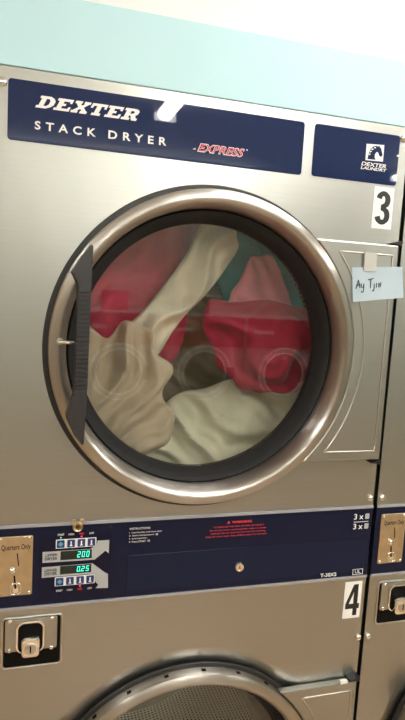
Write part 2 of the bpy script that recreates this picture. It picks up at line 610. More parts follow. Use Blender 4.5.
def make_door(dryer, cz, with_glass_tint=None):
    """round door: spun steel ring, rubber bezel, glass, handle, hinge plate"""
    bm = bmesh.new()
    prof = [(0.3065, 0.012), (0.3065, -0.021), (0.3050, -0.0255), (0.3015, -0.0275), (0.2920, -0.0305), (0.2885, -0.0305),
            (0.2868, -0.0301), (0.2835, -0.0284), (0.2795, -0.0240), (0.2758, -0.0140), (0.2740, 0.000), (0.2735, 0.014), (0.2735, 0.030), (0.2950, 0.030)]
    lathe(bm, prof, CX, cz, 128, closed=True)
    door = grain_uv(link('door', bm, RING, dryer, autosm=0.5), (CX, cz))
    bm = bmesh.new()
    prof = [(0.2735, 0.030), (0.2730, 0.014), (0.2690, 0.009), (0.2630, 0.012), (0.2555, 0.026), (0.2500, 0.037), (0.2485, 0.041), (0.2485, 0.056), (0.2735, 0.056)]
    lathe(bm, prof, CX, cz, 128, closed=True)
    link('bezel', bm, BEZEL, door, autosm=0.7)
    bm = bmesh.new()
    prism(bm, circ(CX, cz, 0.2484, 96), 0.046, 0.051)
    link('glass', bm, GLASS, door)
    # hinge plate on the right
    bm = bmesh.new()
    pl = []
    R = 0.308
    zt, zb, xr = cz + 0.2325, cz - 0.2255, 0.4075
    a1 = math.asin((zt - cz) / R)
    a0 = math.asin((zb - cz) / R)
    for k in range(41):
        a = a1 + (a0 - a1) * k / 40
        pl.append((CX + R * math.cos(a), cz + R * math.sin(a)))
    pl += [(xr + 0.001, zb), (xr - 0.001, zt)]
    prism(bm, pl, -0.021, -0.003)
    hp = grain_uv(link('hinge_plate', bm, STEEL, door, bevel=0.003))
    # raised bead round the plate's inner field
    bm = bmesh.new()
    R = 0.332
    zt, zb, xr = cz + 0.211, cz - 0.206, 0.3925
    a1 = math.asin((zt - cz) / R)
    a0 = math.asin((zb - cz) / R)
    L = []
    for k in range(41):
        a = a1 + (a0 - a1) * k / 40
        L.append((CX + R * math.cos(a), -0.0212, cz + R * math.sin(a)))
    for k in range(1, 12):
        L.append((L[40][0] + (xr - L[40][0]) * k / 12, -0.0212, zb))
    for k in range(24):
        L.append((xr, -0.0212, zb + (zt - zb) * k / 24))
    for k in range(12):
        L.append((xr + (L[0][0] - xr) * k / 12, -0.0212, zt))
    tube(bm, L, 0.0019, 8, closed=True)
    link('bead', bm, PLATE, door, smooth=True)
    for z in (zt + 0.026, zb - 0.026):
        bm = bmesh.new()
        prism(bm, [(0.388, z - 0.001), (0.4120, z - 0.0035), (0.4135, z + 0.0035), (0.404, z + 0.0040)], -0.022, -0.001)
        tube(bm, [(0.4095, -0.017, z - 0.005), (0.4095, -0.017, z + 0.005)], 0.0045, 10)
        link('hinge', bm, RUBBER, door)
    if cz < 1:
        bm = bmesh.new(); box(bm, 0.362, 0.380, -0.024, -0.016, cz + 0.2325, cz + 0.2395); link('white_tab', bm, OFFW, door, bevel=0.0008)
    # dark blocks that paint the shade inside the rim's square holes
    for deg in (85, 70, 56, 100, 115, 130, 146):
        a = math.radians(deg)
        bm = bmesh.new()
        c = Vector((CX + 0.3068 * math.cos(a), -0.0135, cz + 0.3068 * math.sin(a)))
        bmesh.ops.create_cube(bm, size=1, matrix=Matrix.Translation(c) @ Matrix.Rotation(-(a - PI / 2), 4, 'Y') @ Matrix.Diagonal((0.009, 0.007, 0.002, 1)))
        link('rim_hole_shade', bm, DARK, door)
    # handle: upright grip with a flared foot at each end
    bm = bmesh.new()
    dz = cz - 1.449
    up_ = [(-0.2275, 1.6340), (-0.2440, 1.6120), (-0.2600, 1.5850), (-0.2480, 1.5625), (-0.2480, 1.5500), (-0.2255, 1.5500), (-0.2245, 1.6310)]
    lo_ = [(-0.2495, 1.3800), (-0.2500, 1.3660), (-0.2618, 1.3300), (-0.2470, 1.2990), (-0.2320, 1.2795), (-0.2290, 1.2830), (-0.2265, 1.3800)]
    for poly in (up_, lo_):
        prism(bm, [(x, z + dz) for x, z in poly], -0.066, -0.026)
    prism(bm, [(x, z + dz) for x, z in ((-0.2485, 1.555), (-0.2490, 1.375), (-0.2260, 1.375), (-0.2252, 1.555))], -0.062, -0.040)
    hd = link('handle', bm, HANDLE, door, bevel=0.0022)
    bm = bmesh.new()
    for k in range(22):
        z = 1.3835 + k * 0.0078 + dz
        box(bm, -0.2475, -0.2265, -0.0655, -0.061, z - 0.0024, z + 0.0024)
    link('grip_ribs', bm, HANDLE, door)
    # lock pin
    bm = bmesh.new()
    tube(bm, [(-0.276, -0.036, cz + 0.013), (-0.258, -0.036, cz + 0.0115), (-0.254, -0.036, cz + 0.011), (-0.2485, -0.036, cz + 0.0105)], [0.0036, 0.0036, 0.0030, 0.0010], 12)
    prism(bm, circ(-0.274, cz + 0.013, 0.006, 12), -0.034, -0.026)
    link('lock_pin', bm, CHROME, door, smooth=False)
    # black seal on the cabinet, round the door
    bm = bmesh.new()
    prof = [(0.2965, 0.010), (0.2965, -0.003), (0.3150, -0.003), (0.3165, -0.0015), (0.3165, 0.004)]
    lathe(bm, prof, CX, cz, 128, closed=True)
    link('door_seal', bm, RUBBER, door, autosm=0.6)
    return door


def make_drum(dryer, cz):
    bm = bmesh.new()
    uvp = [(0.277, 0.030), (0.280, 0.070), (0.300, 0.095), (0.350, 0.120), (0.352, 0.200), (0.352, 0.400), (0.352, 0.600), (0.352, 0.720)]
    n = 96
    rings = [[bm.verts.new((CX + r * math.cos(2 * PI * k / n), y, cz + r * math.sin(2 * PI * k / n))) for r, y in uvp] for k in range(n)]
    uvl = bm.loops.layers.uv.new('grain')
    for k in range(n):
        for i in range(len(uvp) - 1):
            f = bm.faces.new((rings[k][i], rings[(k + 1) % n][i], rings[(k + 1) % n][i + 1], rings[k][i + 1]))
            for lp, (kk, ii) in zip(f.loops, ((k, i), (k + 1, i), (k + 1, i + 1), (k, i + 1))):
                lp[uvl].uv = (kk / n * 2 * PI * 0.352, uvp[ii][1])
            f.material_index = 1 if i < 3 else 0
            f.smooth = True
    back = bm.faces.new([rings[k][-1] for k in range(n)])
    for lp in back.loops:
        lp[uvl].uv = (lp.vert.co.x, lp.vert.co.z)
    back.material_index = 2
    d = link('drum', bm, [PERF, GAL, noisy(mat('drum_back', (0.27, 0.265, 0.205), 0.5, 0.3), 8, 0.08)], dryer, recalc=False)
    for k in range(3):
        a = math.radians(100 + 120 * k)
        bm = bmesh.new()
        ca, sa = math.cos(a), math.sin(a)
        sec = [(0.351, -0.035), (0.329, -0.012), (0.329, 0.012), (0.351, 0.035)]
        A = [bm.verts.new((CX + r * ca - t * sa, 0.135, cz + r * sa + t * ca)) for r, t in sec]
        B = [bm.verts.new((CX + r * ca - t * sa, 0.715, cz + r * sa + t * ca)) for r, t in sec]
        bm.faces.new(A); bm.faces.new(B[::-1])
        for i in range(4):
            bm.faces.new((A[i], A[(i + 1) % 4], B[(i + 1) % 4], B[i]))
        link('lifter', bm, GAL, d, bevel=0.006)
    return d


dryer = thing('stack_dryer', 'stainless two-pocket stack dryer with number 3 and 4 stickers and clothes behind its upper glass', 'dryer', (0, 0, 0), 'row of stack dryers')
ONLY3 = []                       # what only this machine carries

# cabinet shell behind the fronts
bm = bmesh.new()
for a in ((X0, X0 + 0.002, 0.004, 0.95, 0.0, TOP), (X1 - 0.002, X1, 0.004, 0.95, 0.0, TOP), (X0 + 0.002, X1 - 0.002, 0.004, 0.95, TOP - 0.003, TOP - 0.001),
          (X0 + 0.002, X1 - 0.002, 0.948, 0.95, 0.0, TOP - 0.003), (X0 + 0.002, X1 - 0.002, 0.004, 0.948, 1.02, 1.024), (X0 + 0.002, X1 - 0.002, 0.004, 0.948, 0.0, 0.004)):
    box(bm, *a)
grain_uv(link('cabinet', bm, STEEL, dryer))
bm = bmesh.new(); panel_with_hole(bm, X0, X1, CT, TOP, CX, ZU, 0.299, 0.0, 0.004)
grain_uv(link('upper_front_panel', bm, STEEL, dryer))
bm = bmesh.new(); panel_with_hole(bm, X0, X1, 0.055, CB, CX, ZL, 0.299, 0.0, 0.004, dish=(0.350, 0.008))
grain_uv(link('lower_front_panel', bm, STEEL, dryer))
bm = bmesh.new(); box(bm, X0 + 0.01, X1 - 0.01, 0.03, 0.05, 0.0, 0.055); link('kick_plate', bm, RUBBER, dryer)

make_drum(dryer, ZU)
make_drum(dryer, ZL)
upper_door = make_door(dryer, ZU)
make_door(dryer, ZL)

# header panel with the maker's lettering
bm = bmesh.new(); prism(bm, rrect(-0.3702, 1.8030, 0.1815, 1.9036, 0.006), -0.0012, 0.0)
hdr = link('header_panel', bm, NAVY, dryer); hdr['label'] = 'long navy header panel'
bm = bmesh.new(); letters_slab(bm, 'DEXTER', -0.3255, -0.1395, 1.8617, 1.8822, -0.0012, 0.0006, 0.50)
link('lettering', bm, WHITE, hdr)
link('lettering', text_bm('STACK', -0.3255, 1.8252, -0.2210, 1.8393, -0.0012, bold=0.022, spacing=1.75), WHITE, hdr)
link('lettering', text_bm('DRYER', -0.1990, 1.8255, -0.0928, 1.8396, -0.0012, bold=0.022, spacing=1.75), WHITE, hdr)
link('lettering', text_bm('EXPRESS', -0.0335, 1.8222, 0.0612, 1.8383, -0.0012, depth=0.0003, bold=0.035, shear=0.38), WHITE, hdr)
link('lettering', text_bm('EXPRESS', -0.0320, 1.8234, 0.0597, 1.8372, -0.0015, depth=0.0003, bold=0.008, shear=0.38), REDLOGO, hdr)
bm = bmesh.new(); prism(bm, [(-0.0425, 1.8255), (-0.0370, 1.8255), (-0.0370, 1.8285)], -0.0017, -0.0012)
link('tick_mark', bm, WHITE, hdr)
bm = bmesh.new(); prism(bm, circ(0.0648, 1.8368, 0.0014, 8), -0.0017, -0.0012); link('trade_mark', bm, WHITE, hdr)

# brand plate at the right of the header
bm = bmesh.new(); prism(bm, rrect(0.2037, 1.8040, 0.3975, 1.9044, 0.006), -0.0012, 0.0)
bp = link('brand_plate', bm, NAVY, dryer); bp['label'] = 'short navy plate with horse-head emblem'
bm = bmesh.new()
prism(bm, [(0.3210, 1.8475), (0.3615, 1.8490), (0.3612, 1.8818), (0.3205, 1.8795)], -0.0016, -0.0012)
link('emblem', bm, WHITE, bp)
bm = bmesh.new()


def em(u, v):
    return (0.3210 + 0.0405 * u, 1.8478 + 0.0330 * v + 0.0015 * u)


horse = [(.10, .06), (.56, .06), (.50, .20), (.50, .36), (.56, .50), (.64, .54), (.70, .46), (.76, .32), (.84, .26), (.93, .32), (.93, .44), (.86, .62),
         (.82, .76), (.74, .84), (.72, .93), (.66, .86), (.52, .90), (.38, .84), (.26, .72), (.18, .54), (.13, .32)]
prism(bm, [em(u, v) for u, v in horse], -0.0021, -0.0016)
link('emblem_horse', bm, NAVY, bp)
bm = bmesh.new()
for pts in ([(.14, .30), (.22, .32), (.25, .40), (.16, .38)], [(.18, .48), (.27, .48), (.31, .56), (.22, .56)], [(.26, .64), (.34, .62), (.41, .69), (.31, .71)], [(.40, .77), (.47, .73), (.55, .78), (.46, .82)]):
    prism(bm, [em(u, v) for u, v in pts], -0.0024, -0.0021)
link('emblem_mane', bm, WHITE, bp)
link('lettering', text_bm('DEXTER', 0.3125, 1.8365, 0.3722, 1.8440, -0.0012, bold=0.012, shear=0.3), WHITE, bp)
link('lettering', text_bm('LAUNDRY', 0.3118, 1.8292, 0.3722, 1.8352, -0.0012, bold=0.012, shear=0.3), WHITE, bp)
bm = bmesh.new(); prism(bm, [(0.3925, 1.8655), (0.3975, 1.8672), (0.3975, 1.8630), (0.3935, 1.8628)], -0.0017, -0.0012)
link('chipped_edge', bm, WHITE, bp)

# number stickers
def numeral(bm, s, q, y):
    """heavy condensed figures"""
    w, h = q[2] - q[0], q[3] - q[1]

    def T(u, v):
        return (q[0] + u * w, q[1] + v * h)
    if s == '4':
        outer = [(.56, 0), (.86, 0), (.86, .22), (1, .22), (1, .38), (.86, .38), (.86, 1), (.52, 1), (0, .38), (0, .22), (.56, .22)]
        inner = [(.56, .38), (.56, .76), (.24, .38)]
        L = [[bm.verts.new((T(*p)[0], y - 0.0003, T(*p)[1])) for p in P_] for P_ in (outer, inner)]
        es = [bm.edges.new((l[k], l[(k + 1) % len(l)])) for l in L for k in range(len(l))]
        fs = [f for f in bmesh.ops.triangle_fill(bm, edges=es, use_beauty=True)['geom'] if isinstance(f, bmesh.types.BMFace)]
        for v in bmesh.ops.extrude_face_region(bm, geom=fs)['geom']:
            if isinstance(v, bmesh.types.BMVert):
                v.co.y = y
        return
    ctr, hw = [], []
    for d in range(170, -86, -15):                       # upper bowl
        a = math.radians(d)
        ctr.append((.47 + .33 * math.cos(a), .735 + .185 * math.sin(a)))
    for d in range(85, -171, -15):                       # lower bowl
        a = math.radians(d)
        ctr.append((.47 + .36 * math.cos(a), .275 + .195 * math.sin(a)))
    A, B = [], []
    for i, p in enumerate(ctr):
        p0, p1 = Vector(ctr[max(i - 1, 0)]), Vector(ctr[min(i + 1, len(ctr) - 1)])
        d = p1 - p0
        d = Vector((d.x * w, d.y * h)).normalized()
        nrm = Vector((-d.y, d.x))
        k = 0.0052 if abs(d.x) > .7 else 0.0062
        c = Vector(T(*p))
        A.append(c + nrm * k); B.append(c - nrm * k)
    va = [[bm.verts.new((p.x, yy, p.y)) for p in L] for yy in (y - 0.0003, y) for L in (A, B)]
    for i in range(len(ctr) - 1):
        bm.faces.new((va[0][i], va[0][i + 1], va[1][i + 1], va[1][i]))
        bm.faces.new((va[2][i], va[3][i], va[3][i + 1], va[2][i + 1]))
        bm.faces.new((va[0][i], va[2][i], va[2][i + 1], va[0][i + 1]))
        bm.faces.new((va[1][i], va[1][i + 1], va[3][i + 1], va[3][i]))
    for e in (0, -1):
        bm.faces.new((va[0][e], va[1][e], va[3][e], va[2][e]))


for s, q, nb in (('3', (0.3488, 1.7146, 0.3955, 1.7990), (0.3565, 1.7225, 0.3885, 1.7915)), ('4', (0.3655, 0.8470, 0.4092, 0.9345), (0.3700, 0.8535, 0.4050, 0.9275))):
    bm = bmesh.new(); box(bm, q[0], q[2], -0.0008, 0.0, q[1], q[3])
    st = link('number_sticker', bm, OFFW, dryer)
    st['label'] = 'white sticker with a black ' + s
    bm = bmesh.new(); numeral(bm, s, nb, -0.0008)
    nu = link('numeral', bm, BLACKP, st)
    ONLY3 += [st, nu]

# screws in the fronts
for x, z in ((-0.3790, 1.8952), (0.4055, 1.9010), (0.4079, 1.1290), (-0.3775, 1.1290), (0.4115, 0.7970), (-0.3790, 0.7970)):
    screw(dryer, x, z)

# control strip
bm = bmesh.new(); box(bm, X0, X1, -0.001, 0.004, CB, CT)
ctl = link('control_panel', bm, NAVY2, dryer)
for z0, z1 in ((CT - 0.0058, CT), (CB, CB + 0.0050)):
    bm = bmesh.new(); box(bm, X0, X1, -0.0035, -0.001, z0, z1)
    grain_uv(link('trim_strip', bm, ALU, ctl))
bm = bmesh.new(); prism(bm, rrect(-0.1300, 0.9600, 0.4060, 1.0360, 0.003), -0.0022, -0.001)
link('access_panel', bm, NAVY3, ctl, bevel=0.0006)
bm = bmesh.new(); prism(bm, rrect(-0.3000, 0.9560, -0.1630, 1.0860, 0.002), -0.0014, -0.001)
link('display_window', bm, NAVY4, ctl)
YD = -0.0014
bm = bmesh.new(); prism(bm, [(-0.2934, 1.0556), (-0.2030, 1.0556), (-0.1898, 1.0690), (-0.1955, 1.0712), (-0.1680, 1.0712), (-0.1680, 1.0440), (-0.1745, 1.0500), (-0.1947, 1.0330), (-0.2934, 1.0340)], YD - 0.0004, YD)
link('arrow_band', bm, GREYP, ctl)
bm = bmesh.new(); prism(bm, [(-0.2940, 1.0250), (-0.1988, 1.0255), (-0.1760, 1.0060), (-0.1680, 1.0010), (-0.1668, 0.9720), (-0.1910, 0.9735), (-0.1860, 0.9800), (-0.2061, 1.0040), (-0.2939, 1.0040)], YD - 0.0004, YD)
link('arrow_band', bm, GREYP, ctl)
for z0, z1, s in ((1.0370, 1.0548, '200'), (1.0080, 1.0246, '0.25')):
    bm = bmesh.new(); box(bm, -0.2602, -0.2010, YD - 0.0010, YD, z0, z1)
    link('display', bm, LCD, ctl)
    bm = bmesh.new(); seven_seg(bm, s, -0.2290, -0.2035, z0 + 0.0035, z1 - 0.0025, YD - 0.0010)
    link('digits', bm, DIGIT, ctl)
for z, a, b in ((1.0450, 'UPPER', 'DRYER'), (1.0147, 'LOWER', 'DRYER')):
    link('lettering', text_bm(a, -0.2890, z + 0.0008, -0.2660, z + 0.0062, YD - 0.0004, bold=0.01), BLACKP, ctl)
    link('lettering', text_bm(b, -0.2890, z - 0.0064, -0.2660, z - 0.0010, YD - 0.0004, bold=0.01), BLACKP, ctl)
for zc, up_lbl in ((1.0695, True), (0.9935, False)):
    bm = bmesh.new(); prism(bm, rrect(-0.2695, zc - 0.0090, -0.1930, zc + 0.0090, 0.0015), YD - 0.0004, YD)
    link('button_strip', bm, WHITE, ctl)
    for k, bx in enumerate((-0.2605, -0.2410, -0.2216, -0.2025)):
        bm = bmesh.new(); prism(bm, rrect(bx - 0.0072, zc - 0.0075, bx + 0.0072, zc + 0.0075, 0.0012), YD - 0.0014, YD - 0.0004)
        link('button', bm, BTNB, ctl)
        bm = bmesh.new()
        if k == 0:
            prism(bm, circ(bx, zc, 0.0048, 4), YD - 0.0018, YD - 0.0014)
        else:
            box(bm, bx - 0.0012, bx + 0.0012, YD - 0.0018, YD - 0.0014, zc - 0.0036, zc + 0.0046)
            box(bm, bx - 0.0026, bx + 0.0026, YD - 0.0018, YD - 0.0014, zc - 0.0050, zc - 0.0034)
        link('button_mark', bm, TEALP if k == 0 else WHITE, ctl)
        zl = zc + 0.0165 if up_lbl else zc - 0.0205
        wd = ('START', 'HIGH', 'MED', 'LOW')[k]
        hw = 0.0009 * len(wd) + 0.0015
        link('lettering', text_bm(wd, bx - hw, zl, bx + hw, zl + 0.0036, YD), REDP if k == 2 else WHITE, ctl)
    bm = bmesh.new(); zl = zc + 0.0125 if up_lbl else zc - 0.0125
    prism(bm, circ(-0.2216, zl, 0.0016, 10), YD - 0.0008, YD); link('indicator', bm, REDLED, ctl)
    if up_lbl:
        bm = bmesh.new(); prism(bm, circ(-0.2605, zl, 0.0013, 10), YD - 0.0008, YD); link('indicator', bm, GRNLED, ctl)
# printed instructions and warning
YC = -0.001
link('lettering', text_bm('INSTRUCTIONS', -0.1283, 1.0890, -0.0873, 1.0930, YC, depth=0.0002), WHITE, ctl)
for k, (s, w) in enumerate((('1  Load laundry and close door', 0.066), ('2  Select temperature', 0.050), ('3  Insert quarters', 0.036), ('4  Press START', 0.034))):
    z = 1.0808 - k * 0.0062
    link('lettering', text_bm(s, -0.1290, z, -0.1290 + w, z + 0.0036, YC, depth=0.0002), WHITE, ctl)
for x, z in ((-0.0755, 1.0746), (-0.0915, 1.0622)):
    bm = bmesh.new(); box(bm, x, x + 0.0045, YC - 0.0002, YC, z, z + 0.0040); link('printed_box', bm, GREYP, ctl)
link('lettering', text_bm('WARNING', 0.0850, 1.0898, 0.1290, 1.0948, YC, depth=0.0002, bold=0.03), REDP, ctl)
bm = bmesh.new(); prism(bm, [(0.0745, 1.0898), (0.0815, 1.0898), (0.0780, 1.0958)], YC - 0.0002, YC); link('warning_triangle', bm, REDP, ctl)
for k, (s, a, b) in enumerate((('TO REDUCE THE RISK OF FIRE OR INJURY', 0.045, 0.157), ('Do not dry articles containing foam rubber or similar', 0.038, 0.163), ('materials. Do not reach into the drum if it is moving.', 0.040, 0.162), ('Keep lint screen clean. Keep children away from the door.', 0.030, 0.166))):
    z = 1.0806 - k * 0.0066
    link('lettering', text_bm(s, a, z, b, z + 0.0040, YC, depth=0.0002), REDP, ctl)
for z in (1.0812, 1.0585):
    link('lettering', text_bm('3 x', 0.3718, z, 0.3950, z + 0.0130, YC, depth=0.0002, bold=0.01), WHITE, ctl)
    bm = bmesh.new(); prism(bm, rrect(0.3995, z, 0.4100, z + 0.0125, 0.002), YC - 0.0002, YC)
    link('coin_symbol', bm, GREYP, ctl)
bm = bmesh.new(); box(bm, 0.3718, 0.4085, YC - 0.0002, YC, 1.0748, 1.0760); link('printed_rule', bm, WHITE, ctl)
link('lettering', text_bm('T-30X2', 0.3000, 0.9530, 0.3395, 0.9615, -0.0022, depth=0.0003, bold=0.02), WHITE, ctl)
bm = bmesh.new()
for a in ((0.3800, 0.4060, 0.9640, 0.9650), (0.3800, 0.4060, 0.9520, 0.9530), (0.3800, 0.3812, 0.9530, 0.9640), (0.4048, 0.4060, 0.9530, 0.9640)):
    box(bm, a[0], a[1], -0.0025, -0.0022, a[2], a[3])
link('rating_mark', bm, WHITE, ctl)
link('lettering', text_bm('UL', 0.3860, 0.9550, 0.4000, 0.9622, -0.0022, depth=0.0003), WHITE, ctl)
# locks on the strip
bm = bmesh.new()
prof = [(0.0105, -0.001), (0.0105, -0.006), (0.0085, -0.009), (0.0060, -0.009), (0.0055, -0.0075), (0.0001, -0.0075)]
lathe(bm, prof, 0.1065, 0.9945, 24); link('lock', bm, CHROME, ctl, autosm=0.6)
bm = bmesh.new(); box(bm, 0.1058, 0.1074, -0.0083, -0.0070, 0.9912, 0.9978); link('key_slot', bm, DARK, ctl)
bm = bmesh.new()
prof = [(0.0100, -0.003), (0.0100, -0.008), (0.0082, -0.011), (0.0064, -0.010), (0.0050, -0.007), (0.0001, -0.007)]
lathe(bm, prof, -0.2300, 1.1045, 24)
for sx in (-1, 1):
    prism(bm, circ(-0.2300 + sx * 0.0078, 1.1150, 0.0046, 12), -0.009, -0.0035)
link('lock', bm, BRASSY, ctl, autosm=0.6)
bm = bmesh.new(); prism(bm, circ(-0.2300, 1.1045, 0.0042, 16), -0.0078, -0.0068); link('key_slot', bm, mat('brass_core', (0.16, 0.10, 0.04), 0.3, 1.0), ctl)

# coin plate
bm = bmesh.new(); prism(bm, rrect(-0.3760, 0.9735, -0.3115, 1.0905, 0.003), -0.004, -0.001)
cp = grain_uv(link('coin_plate', bm, BRASSY, dryer, bevel=0.0008)); cp['label'] = 'warm nickel plate with coin slot'
for x, z in ((-0.3170, 1.0860), (-0.3165, 0.9785), (-0.3700, 0.9785), (-0.3695, 1.0860)):
    screw(cp, x, z, -0.004, 0.0032, 0.0018)
link('lettering', text_bm('Quarters Only', -0.3680, 1.0615, -0.3155, 1.0755, -0.004, depth=0.0002, bold=0.015), BLACKP, cp)
bm = bmesh.new(); prism(bm, [(-0.3405, 1.0580), (-0.3385, 1.0580), (-0.3355, 1.0325), (-0.3375, 1.0325)], -0.0045, -0.0038); link('coin_slot', bm, DARK, cp)
bm = bmesh.new(); dome(bm, -0.3480, 1.0245, -0.004, 0.0065, 0.006, 20); link('reject_button', bm, CHROME, cp, smooth=True)
bm = bmesh.new(); tube(bm, [(x, -0.0048, z) for x, z in rrect(-0.3500, 0.9770, -0.3320, 0.9985, 0.006)], 0.0016, 8, closed=True); link('return_ring', bm, CHROME, cp, smooth=True)
bm = bmesh.new(); prism(bm, [(-0.3455, 1.0140), (-0.3425, 1.0140), (-0.3395, 0.9860), (-0.3430, 0.9860)], -0.0045, -0.0038); link('return_slot', bm, DARK, cp)
bm = bmesh.new(); prism(bm, rrect(-0.3465, 0.9805, -0.3360, 0.9890, 0.002), -0.0065, -0.004); link('return_flap', bm, CHROME, cp)

# coin vault lock box under the coin plate
bm = bmesh.new(); tube(bm, [(x, -0.001, z) for x, z in rrect(-0.3640, 0.8250, -0.2535, 0.9275, 0.008)], 0.0022, 8, closed=True)
prism(bm, rrect(-0.3640, 0.8250, -0.2535, 0.9275, 0.008), -0.0012, 0.0)
lb = link('coin_vault', bm, [PLATE], dryer); lb['label'] = 'coin vault front with keyed lock'
bm = bmesh.new(); prism(bm, rrect(-0.3615, 0.8275, -0.2560, 0.9250, 0.006), -0.0018, -0.0012); link('vault_recess', bm, DARK, lb)
bm = bmesh.new(); prism(bm, rrect(-0.3590, 0.8605, -0.2625, 0.9255, 0.004), -0.006, -0.0016); grain_uv(link('vault_plate', bm, STEEL, lb, bevel=0.001))
bm = bmesh.new(); prism(bm, rrect(-0.3390, 0.8570, -0.2855, 0.9215, 0.014), -0.0090, -0.006); link('lock_surround', bm, CHROME, lb, bevel=0.002)
bm = bmesh.new(); prism(bm, rrect(-0.3350, 0.8590, -0.2895, 0.9170, 0.012), -0.0100, -0.0090); link('lock_cup', bm, DARK, lb)
bm = bmesh.new(); prism(bm, rrect(-0.3285, 0.8560, -0.2950, 0.8960, 0.008), -0.024, -0.0095); link('lock_body', bm, CHROME, lb, bevel=0.0035)
bm = bmesh.new(); prism(bm, circ(-0.3117, 0.8745, 0.0115, 24), -0.0262, -0.024); link('key_cylinder', bm, PLATE, lb, bevel=0.001)
bm = bmesh.new(); box(bm, -0.3132, -0.3105, -0.0268, -0.026, 0.8680, 0.8815); link('key_slot', bm, DARK, lb)
for x, z in ((-0.3505, 0.8645), (-0.2725, 0.8620), (-0.3505, 0.9235), (-0.2725, 0.9225)):
    screw(lb, x, z, -0.006, 0.0045, 0.003)

# the machine beside it
neighbour = dup(dryer, (0.8160, 0, 0), 'mostly cropped stainless stack dryer beyond the dark gap, without number stickers', skip=ONLY3)

# paper note taped to the hinge plate
note = thing('paper_note', 'pale blue paper note with handwritten name stuck on the upper door hinge plate', 'note', (0.36, -0.0225, 1.56))
bm = bmesh.new()
cs = [(0.2985, 1.6297), (0.4145, 1.6385), (0.4230, 1.5745), (0.3070, 1.5599)]
nx, nz = 14, 8
g = []
for j in range(nz + 1):
    row = []
    for i in range(nx + 1):
        u, v = i / nx, j / nz
        tx = (cs[0][0] * (1 - u) + cs[1][0] * u) * (1 - v) + (cs[3][0] * (1 - u) + cs[2][0] * u) * v
        tz = (cs[0][1] * (1 - u) + cs[1][1] * u) * (1 - v) + (cs[3][1] * (1 - u) + cs[2][1] * u) * v
        row.append(bm.verts.new((tx - 0.36, -0.0022 - 0.0022 * u ** 2 - 0.0012 * v ** 2, tz - 1.56)))
    g.append(row)
for j in range(nz):
    for i in range(nx):
        bm.faces.new((g[j][i], g[j][i + 1], g[j + 1][i + 1], g[j + 1][i]))
bmesh.ops.solidify(bm, geom=bm.faces[:], thickness=0.0003)
link('sheet', bm, PAPER, note, smooth=False)


def N(u, v):
    tx = (cs[0][0] * (1 - u) + cs[1][0] * u) * (1 - v) + (cs[3][0] * (1 - u) + cs[2][0] * u) * v
    tz = (cs[0][1] * (1 - u) + cs[1][1] * u) * (1 - v) + (cs[3][1] * (1 - u) + cs[2][1] * u) * v
    return (tx - 0.36, -0.0033 - 0.0022 * u ** 2 - 0.0012 * v ** 2, tz - 1.56)


strokes = [[(.06, .62), (.085, .50), (.115, .37), (.125, .45), (.14, .60)], [(.07, .54), (.10, .52), (.135, .50)],
           [(.165, .48), (.17, .58), (.19, .60), (.21, .56), (.22, .48)], [(.22, .48), (.215, .60), (.205, .72), (.18, .74), (.165, .70)],
           [(.31, .37), (.35, .36), (.41, .34)], [(.36, .36), (.355, .48), (.345, .62)],
           [(.425, .50), (.42, .64), (.405, .72), (.375, .70)],
           [(.47, .48), (.465, .62)], [(.51, .62), (.515, .48), (.545, .60), (.555, .47)]]
bm = bmesh.new()
for st in strokes:
    tube(bm, [N(u, v) for u, v in st], 0.0009, 6)
link('handwriting', bm, INK, note)
bm = bmesh.new(); box(bm, 0.3245 - 0.36, 0.3525 - 0.36, -0.0042, -0.0002 + 0.0004, 1.6250 - 1.56, 1.6615 - 1.56)
link('tape', bm, TAPE, note)


# ------------------------------------------------------------------ laundry behind the upper glass
def cloth_mat(name, col, rough=0.9):
    M = noisy(mat(name, col, rough), 26, 0.10, (1, 1, 1), 3, 0.25)
    M.node_tree.nodes['Principled BSDF'].inputs['Sheen Weight'].default_value = 0.15
    return M


